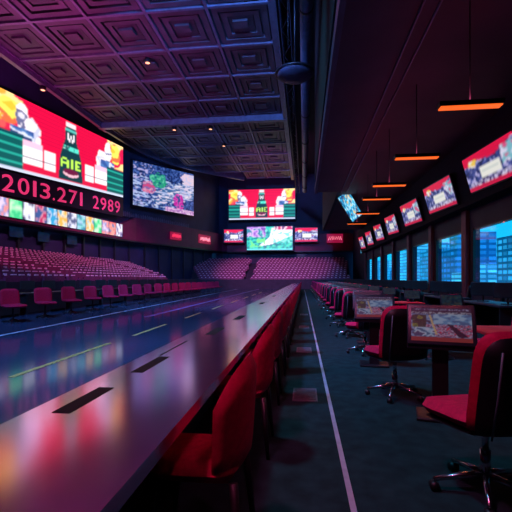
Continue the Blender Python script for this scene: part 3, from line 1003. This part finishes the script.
# barrel chairs along the counter
def barrel_chair():
    root = thing('barrel_chair', '', 'chair', (0, 0, 0), 0, 'red barrel chairs along the counter')
    b = B()
    n, mseg = 22, 8
    vs, fs = [], []
    for side in (0, 1):
        for j in range(mseg + 1):
            for i in range(n + 1):
                a = R(-62 + 124 * i / n)
                q = abs(a) / R(62)
                top_ = 0.93 - 0.20 * q ** 2.6
                v = j / mseg
                z = 0.44 + (top_ - 0.44) * v
                e = math.sqrt(max(0, 1 - (abs(2 * v - 1)) ** 6)) * math.sqrt(max(0, 1 - q ** 14))
                r = 0.205 + 0.03 * v + (1 if side == 0 else -1) * 0.032 * e
                vs.append((r * math.sin(a), -r * math.cos(a) * 1.02 + 0.02, z))
    S = (n + 1) * (mseg + 1)
    for s_ in (0, 1):
        for j in range(mseg):
            for i in range(n):
                q = (s_ * S + j * (n + 1) + i, s_ * S + j * (n + 1) + i + 1, s_ * S + (j + 1) * (n + 1) + i + 1, s_ * S + (j + 1) * (n + 1) + i)
                fs.append(q if s_ == 0 else q[::-1])
    b.add(vs, fs, 0, True)
    b.build('backrest', RED, root)
    b = B(); b.pad(0.38, 0.40, 0.09, Matrix.Translation((0, 0.02, 0.45)) @ Matrix.Rotation(R(90), 4, 'X'), 0.2, 0.2)
    b.build('seat', RED, root)
    for sx_ in (-1, 1):
        for sy_ in (-1, 1):
            b = B(); b.tube([(sx_ * 0.17, sy_ * 0.17, 0.42), (sx_ * 0.21, sy_ * 0.21, 0.0)], [0.02, 0.014], 8)
            b.build('leg', BLACK, root)
    return root
bc = barrel_chair()
for k in range(30):
    loc = (-0.46, 1.80 + 1.2 * k, 0)
    lab = 'red barrel-backed chair pushed up to the long counter, %s from the camera' % ORD[k]
    if k == 0:
        bc.location = loc; bc.rotation_euler = (0, 0, R(90)); bc['label'] = lab
    else:
        dup(bc, loc, R(90), lab)

# =================================================================== SWIVEL CHAIRS
def swivel_chair(pad_m, label, group, name='swivel_chair', back_m=None, scale=1.0):
    root = thing(name, label, 'chair', (0, 0, 0), 0, group)
    b = B(); b.pad(0.52, 0.52, 0.10, Matrix.Translation((0, 0.05, 0.475)) @ Matrix.Rotation(R(86), 4, 'X'), 0.16, 0.16, 0)
    b.build('seat', pad_m, root)
    b = B(); b.pad(0.50, 0.48, 0.03, Matrix.Translation((0, 0.04, 0.415)) @ Matrix.Rotation(R(86), 4, 'X'), 0.16, 0.16, 0)
    b.build('seat_shell', SHELL, root)
    MB = Matrix.Translation((0, -0.235, 0.715)) @ Matrix.Rotation(R(9), 4, 'X')
    b = B(); b.pad(0.52, 0.56, 0.085, MB, 0.20, 0.06, 0.035, 12, 12)
    b.build('backrest', pad_m, root)
    b = B(); b.pad(0.50, 0.54, 0.09, MB @ Matrix.Translation((0, -0.050, -0.01)), 0.20, 0.06, 0.030)
    b.build('back_shell', back_m or SHELL, root)
    for s_ in (-1, 1):
        b = B()
        b.tube([MB @ Vector((s_ * 0.195, -0.086, -0.27)), MB @ Vector((s_ * 0.20, -0.098, -0.05)), MB @ Vector((s_ * 0.195, -0.086, 0.20))], 0.006, 6)
        b.build('back_strip', GREYSTRIP, root)  # thin grey tube down each side of the back shell
    b = B(); b.tube([(0, 0, 0.09), (0, 0, 0.26)], 0.030, 12); b.tube([(0, 0, 0.26), (0, 0, 0.41)], 0.019, 12)
    b.box((0, 0.02, 0.395), (0.20, 0.24, 0.03))
    b.build('column', CHROME, root)
    for k in range(5):
        a = R(72 * k + 18)
        ca, sa = math.cos(a), math.sin(a)
        b = B(); b.tube([(0, 0, 0.115), (0.14 * ca, 0.14 * sa, 0.098), (0.29 * ca, 0.29 * sa, 0.068)], [0.026, 0.020, 0.013], 8)
        sp = b.build('spoke', CHROME, root)
        b = B()
        px, py = 0.285 * ca, 0.285 * sa
        b.tube([(px - 0.024 * sa, py + 0.024 * ca, 0.028), (px + 0.024 * sa, py - 0.024 * ca, 0.028)], 0.028, 10)
        b.build('caster', BLACK, sp)
    return root

HEAD = R(17)
ch = swivel_chair(RED, '', 'red swivel chairs along the aisle')
rowA = [(1.06, 2.5), (0.97, 4.45), (1.02, 6.9), (0.97, 8.8)] + [(0.97, 10.7 + 1.9 * k) for k in range(17)]
for k, (x, y) in enumerate(rowA):
    lab = 'red and black swivel chair in the row right of the aisle, %s from the camera' % ORD[k]
    if k == 0:
        ch.location = (x, y, 0); ch.rotation_euler = (0, 0, HEAD); ch['label'] = lab
    else:
        dup(ch, (x, y, 0), HEAD + R([0, -3, 4, 2, -2][k % 5]), lab)

# betting terminals between those chairs
def betting_terminal(label, group):
    root = thing('betting_terminal', label, 'terminal', (0, 0, 0), 0, group)
    MT = Matrix.Translation((0, 0, 0.86)) @ Matrix.Rotation(R(-24), 4, 'X')
    b = B(); b.box((0, 0.035, 0), (0.56, 0.06, 0.38), 0, MT, 0.012)
    b.build('housing', BEZEL, root)
    w, h = 0.245, 0.155
    bl, br, tl, tr = [tuple(MT @ Vector(p)) for p in ((-w, 0.003, -h), (w, 0.003, -h), (-w, 0.003, h), (w, 0.003, h))]
    picture_mesh('display', terminal_picture(96, 64), bl, br, tl, tr, LEDDIM, root)
    b = B()
    b.box((0, 0.0, 0.665), (0.56, 0.30, 0.05), 0, Matrix.Translation((0, 0.10, 0)), 0.01)
    b.build('desk_shelf', DESK, root)
    b = B(); b.box((0, 0.12, 0.34), (0.13, 0.13, 0.64)); b.build('pedestal', BLACK, root)
    b = B(); b.box((0, 0.12, 0.015), (0.40, 0.34, 0.03), 0, None, 0.008); b.build('foot_plate', BLACK, root)
    return root
te = betting_terminal('', 'betting terminals along the aisle')
faint = [c for c in te.children if c.name.startswith('display')][0].data.copy()
faint.materials[0] = LEDOFF
for k in range(19):
    if k == 0:
        loc = (1.20, 3.70, 0)
    else:
        a, c_ = rowA[k], rowA[k + 1]
        loc = (1.0 if k == 1 else 1.22, (a[1] + c_[1]) / 2 + (0.2 if k == 1 else 0.08), 0)
    lab = 'black betting terminal with a lit race picture among the aisle chairs, %s from the camera' % ORD[k]
    rz = R(-14) if k == 0 else R(-6)
    if k == 0:
        te.location = loc; te.rotation_euler = (0, 0, rz); te['label'] = lab
    else:
        r_ = dup(te, loc, rz, lab)
        if k >= 2:                                     # farther terminals show a faint standby picture
            for c_ in r_.children:
                if c_.name.startswith('display'):
                    c_.data = faint

# second row: red topped tables with chairs
def red_table(label, group):
    root = thing('pedestal_table', label, 'table', (0, 0, 0), 0, group)
    b = B(); b.box((0, 0, 0.735), (0.80, 0.62, 0.03), 0, None, 0.008); b.build('tabletop', REDTOP, root)
    b = B(); b.tube([(0, 0, 0.02), (0, 0, 0.72)], 0.035, 12); b.build('pedestal', BLACK, root)
    b = B(); b.lathe([(0, 0), (0.25, 0), (0.24, 0.02), (0.05, 0.035), (0, 0.035)], 20); b.build('foot_plate', BLACK, root)
    return root
ta = red_table('', 'red tables in the second row')
def tablet(label, group):
    root = thing('small_monitor', label, 'monitor', (0, 0, 0), 0, group)
    MT = Matrix.Translation((0, 0, 0.16)) @ Matrix.Rotation(R(-14), 4, 'X')
    b = B(); b.box((0, 0.012, 0), (0.34, 0.024, 0.20), 0, MT, 0.005); b.build('housing', BEZEL, root)
    q = [tuple(MT @ Vector(p)) for p in ((-0.155, -0.002, -0.085), (0.155, -0.002, -0.085), (-0.155, -0.002, 0.085), (0.155, -0.002, 0.085))]
    picture_mesh('display', blue_picture(24, 14, 40), *q, LEDOFF, root)
    b = B(); b.box((0, 0.05, 0.006), (0.16, 0.12, 0.012)); b.tube([(0, 0.06, 0.01), (0, 0.03, 0.12)], 0.012, 8); b.build('stand', BLACK, root)
    return root
tb = tablet('', 'small monitors on the red tables')
for k in range(15):
    y = 4.35 + 2.35 * k
    lab1 = 'red-topped pedestal table in the second row, %s from the camera' % ORD[k]
    lab2 = 'red and black swivel chair behind the second-row tables, %s from the camera' % ORD[k]
    lab3 = 'small monitor on a red second-row table, %s from the camera' % ORD[k]
    if k == 0:
        ta.location = (2.12, y, 0); ta['label'] = lab1
        tb.location = (2.34, y + 0.02, 0.75); tb['label'] = lab3
    else:
        dup(ta, (2.12, y, 0), 0, lab1); dup(tb, (2.34, y + 0.02, 0.75), 0, lab3)
    o = dup(ch, (2.42, y + 0.85, 0), R(40), lab2); o['group'] = 'second row chairs'

# third row: dark desks with dark monitors, then dark lounge chairs by the windows
def dark_desk(label, group, w=2.0):
    root = thing('long_desk', label, 'desk', (0, 0, 0), 0, group)
    b = B(); b.box((0, 0, 0.725), (0.70, w, 0.04), 0, None, 0.008); b.build('desktop', DESK, root)
    b = B(); b.bb(0.28, 0.32, -w / 2 + 0.05, w / 2 - 0.05, 0.08, 0.70); b.build('modesty_panel', BLACK, root)
    for s_ in (-1, 1):
        b = B(); b.bb(-0.32, 0.32, s_ * (w / 2 - 0.08) - 0.02, s_ * (w / 2 - 0.08) + 0.02, 0, 0.705); b.build('side_panel', BLACK, root)
    return root
def dark_monitor(label, group, lit=None):
    root = thing('desk_monitor', label, 'monitor', (0, 0, 0), 0, group)
    b = B(); b.box((0, 0, 0.28), (0.50, 0.035, 0.31), 0, None, 0.008); b.build('housing', BEZEL, root)
    q = [(-0.235, -0.0185, 0.145), (0.235, -0.0185, 0.145), (-0.235, -0.0185, 0.415), (0.235, -0.0185, 0.415)]
    arr = np.zeros((10, 18, 3)); arr[:] = (0.004, 0.010, 0.03)
    pp = Pic(18, 10, (0.004, 0.01, 0.03)); pp.noise(0, 0, 1, 1, [(0.003, 0.006, 0.02), (0.006, 0.02, 0.06), (0.02, 0.06, 0.14)], 9, 5, 77)
    picture_mesh('display', pp.a, *q, LEDOFF, root)
    b = B(); b.tube([(0, 0.03, 0.012), (0, 0.03, 0.2)], 0.018, 8); b.box((0, 0.03, 0.008), (0.22, 0.16, 0.016)); b.build('stand', BLACK, root)
    return root
dd = dark_desk('', 'dark desks in the third row')
dm = dark_monitor('', 'dark monitors on the third-row desks')
n = 0
for k in range(12):
    y = 6.0 + 3.0 * k
    lab = 'dark desk in the third row towards the windows, %s from the camera' % ORD[k]
    if k == 0:
        dd.location = (4.0, y, 0); dd['label'] = lab
    else:
        dup(dd, (4.0, y, 0), 0, lab)
    for s_ in (-0.55, 0.55):
        lab = 'dark monitor on the third-row desks, %s from the camera' % ORD[n]
        rz = R(-35)
        if n == 0:
            dm.location = (4.0, y + s_, 0.745); dm.rotation_euler = (0, 0, rz); dm['label'] = lab
        else:
            dup(dm, (4.0, y + s_, 0.745), rz, lab)
        n += 1
wc = swivel_chair(mat('charcoal_upholstery', (0.015, 0.014, 0.022), 0.6, noise=0.2, nscale=20), '', 'black chairs by the windows')
for k in range(13):
    y = 8.2 + 2.3 * k
    lab = 'black swivel chair silhouetted below the windows, %s from the camera' % ORD[k]
    rz = R(60 + (k * 37) % 50)
    if k == 0:
        wc.location = (5.6, y, 0); wc.rotation_euler = (0, 0, rz); wc['label'] = lab
    else:
        dup(wc, (5.6, y, 0), rz, lab)

# =================================================================== LEFT CHAIR ROW AND PRESS DESKS
def conference_chair(label, group):
    root = thing('conference_chair', label, 'chair', (0, 0, 0), 0, group)
    b = B(); b.pad(0.56, 0.52, 0.10, Matrix.Translation((0, 0.06, 0.47)) @ Matrix.Rotation(R(88), 4, 'X'), 0.16, 0.16); b.build('seat', DRED, root)
    b = B(); b.pad(0.56, 0.52, 0.09, Matrix.Translation((0, -0.21, 0.70)) @ Matrix.Rotation(R(8), 4, 'X'), 0.22, 0.12, 0.04); b.build('backrest', DRED, root)
    b = B(); b.tube([(0, 0, 0.06), (0, 0, 0.43)], 0.026, 10); b.build('column', BLACK, root)
    for k in range(4):
        a = R(45 + 90 * k)
        b = B(); b.tube([(0, 0, 0.08), (0.28 * math.cos(a), 0.28 * math.sin(a), 0.02)], [0.025, 0.018], 8); b.build('foot', BLACK, root)
    return root
cc = conference_chair('', 'dark red chairs along the blue floor')
for k in range(20):
    y = 9.2 + 1.4 * k
    x = -8.35 + 0.022 * (y - 9)
    lab = 'dark red chair in the row edging the blue floor, %s from the left' % ORD[k]
    if k == 0:
        cc.location = (x, y, 0); cc.rotation_euler = (0, 0, R(-118)); cc['label'] = lab
    else:
        dup(cc, (x, y, 0), R(-118 + [0, 4, -5, 3, -2][k % 5]), lab)
d2 = None
n = 0
m2 = dark_monitor('', 'blue-lit monitors on the press desks')
for k in range(11):
    y = 8.6 + 2.6 * k
    lab = 'dark press desk behind the red chair row, %s from the left' % ORD[k]
    if d2 is None:
        d2 = dark_desk(lab, 'press desks behind the chair row', 2.4); d2.location = (-9.75, y, 0)
    else:
        dup(d2, (-9.75, y, 0), 0, lab)
    for s_ in (-0.6, 0.6):
        lab = 'dim blue monitor on the press desks below the left bank, %s from the left' % ORD[n]
        if n == 0:
            m2.location = (-9.8, y + s_, 0.745); m2.rotation_euler = (0, 0, R(62)); m2['label'] = lab
        else:
            dup(m2, (-9.8, y + s_, 0.745), R(62), lab)
        n += 1

# =================================================================== FLOOR VENTS
def floor_vent(label):
    root = thing('floor_vent', label, 'vent', (0, 0, 0), 0, 'floor vents beside the aisle line')
    b = B()
    b.bb(-0.13, 0.13, -0.24, -0.215, 0, 0.008); b.bb(-0.13, 0.13, 0.215, 0.24, 0, 0.008)
    b.bb(-0.13, -0.115, -0.215, 0.215, 0, 0.008); b.bb(0.115, 0.13, -0.215, 0.215, 0, 0.008)
    b.build('vent_frame', VENT, root)
    b = B(); b.bb(-0.115, 0.115, -0.215, 0.215, 0, 0.002); b.build('vent_backing', SLOT, root)
    b = B()
    for k in range(9):
        y = -0.19 + 0.0475 * k
        b.bb(-0.115, 0.115, y - 0.010, y + 0.010, 0.002, 0.006)
    b.build('vent_grille', VENT, root)
    return root
for k, y in enumerate((4.38, 7.1, 10.4, 14.0)):
    lab = 'metal floor vent beside the white aisle line, %s from the camera' % ORD[k]
    if k == 0:
        fv = floor_vent(lab); fv.location = (0.01, y, 0)
    else:
        dup(fv, (0.0, y, 0), 0, lab)

# =================================================================== CEILING FIXTURES
def orange_lamp(label):
    root = thing('pendant_lamp', label, 'lamp', (0, 0, 0), 0, 'orange pendant lamps')
    b = B(); b.box((0, 0, 0.06), (1.16, 0.22, 0.09), 0, None, 0.012); b.build('lamp_housing', BLACK, root)
    b = B(); b.box((0, 0, 0.008), (1.10, 0.17, 0.03)); b.build('lamp_tube', ORANGE, root)
    for s_ in (0,):
        b = B(); b.tube([(s_, 0, 0.10), (s_, 0, 2.0)], 0.012, 8); b.build('hanging_rod', BLACK, root)
    return root
lamps = [(3.12, 8.0, 4.5), (3.02, 11.25, 4.5), (2.97, 14.5, 4.5), (2.97, 16.95, 4.5), (3.2, 20.7, 4.5), (3.15, 24.5, 4.5)]
for k, p in enumerate(lamps):
    lab = 'orange glowing bar lamp hanging over the right lounge, %s from the camera' % ORD[k]
    if k == 0:
        ol = orange_lamp(lab); ol.location = p
    else:
        dup(ol, p, 0, lab)
    d = bpy.data.lights.new('lamp_bulb', 'AREA'); d.shape = 'RECTANGLE'; d.size = 1.0; d.size_y = 0.14; d.energy = 16; d.color = (1.0, 0.20, 0.06)
    o = link('lamp_bulb', d); o.location = (p[0], p[1], p[2] - 0.02)
    d = bpy.data.lights.new('soffit_fill', 'AREA'); d.shape = 'RECTANGLE'; d.size = 1.0; d.size_y = 0.14; d.energy = 4.5; d.color = (1.0, 0.10, 0.28)  # added upward fill that tints the soffit, not part of the lamp
    o = link('soffit_fill', d); o.location = (p[0], p[1], p[2] + 0.12); o.rotation_euler = (R(180), 0, 0)

def downlight(label):
    root = thing('downlight', label, 'lamp', (0, 0, 0), 0, 'small ceiling downlights')
    b = B(); b.lathe([(0.0, 0.0), (0.14, 0.0)], 16); b.build('diffuser', WARMSPOT, root)
    b = B(); b.lathe([(0.14, 0.0), (0.2, -0.02), (0.22, 0.03), (0.20, 0.25), (0.0, 0.25)], 16); b.build('can', BLACK, root)
    return root
for k, (x, y, z) in enumerate([(-17.85, 25.6, 14.2), (-9.7, 24.0, 14.7), (-11.3, 34.0, 14.25), (-8.1, 34.2, 14.25), (-8.1, 40.0, 14.68)]):
    lab = 'small warm downlight under the coffered ceiling, %s from the left screen' % ORD[k]
    if k == 0:
        dl = downlight(lab); dl.location = (x, y, z)
    else:
        dup(dl, (x, y, z), 0, lab)

# recess: round duct, side truss, dome unit
du = thing('round_duct', 'long round air duct in the dark recess beside the soffit', 'duct', (0.08, 0, 11.2))
b = B(); b.tube([(0, 7, 0), (0, 46, 0)], 0.24, 18); b.build('duct_pipe', STEEL, du)
for k in range(8):
    y = 10 + 4.8 * k
    b = B(); b.tube([(0, y - 0.06, 0), (0, y + 0.06, 0)], 0.27, 18); b.tube([(0, y, 0.2), (0, y, 5.38)], 0.02, 6)
    b.build('duct_collar', BLACK, du)
tr_ = thing('lighting_truss', 'dark lattice truss running along the ceiling recess', 'truss', (-0.75, 0, 12.0))
b = B()
for dx in (-0.2, 0.2):
    for dz in (-0.2, 0.2):
        b.tube([(dx, 8, dz), (dx, 50, dz)], 0.03, 6)
for k in range(42):
    y = 8 + k
    s_ = 1 if k % 2 else -1
    b.tube([(-0.2, y, -0.2 * s_), (-0.2, y + 1, 0.2 * s_)], 0.015, 5)
    b.tube([(0.2, y, -0.2 * s_), (0.2, y + 1, 0.2 * s_)], 0.015, 5)
    b.tube([(-0.2 * s_, y, -0.2), (0.2 * s_, y + 1, -0.2)], 0.015, 5)
b.build('lattice', BEZEL, tr_)
b = B()
for k in range(5):
    b.tube([(0, 10 + 9 * k, 0.2), (0, 10 + 9 * k, 4.7)], 0.02, 6)
b.build('hanger', BLACK, tr_)
do = thing('dome_unit', 'dark dome-shaped unit hanging below the round duct', 'ceiling unit', (-0.42, 18.2, 10.5))
b = B(); b.lathe([(0, -0.30), (0.35, -0.27), (0.70, -0.14), (0.85, 0.03), (0.80, 0.12), (0.4, 0.25), (0, 0.30)], 28); b.build('dome', EDGE, do)
b = B(); b.lathe([(0.84, 0.0), (0.90, 0.02), (0.90, 0.08), (0.82, 0.10)], 28); b.build('rim', BLACK, do)
b = B(); b.tube([(0, 0, 0.28), (0, 0, 6.05)], 0.04, 8); b.build('hanging_rod', BLACK, do)
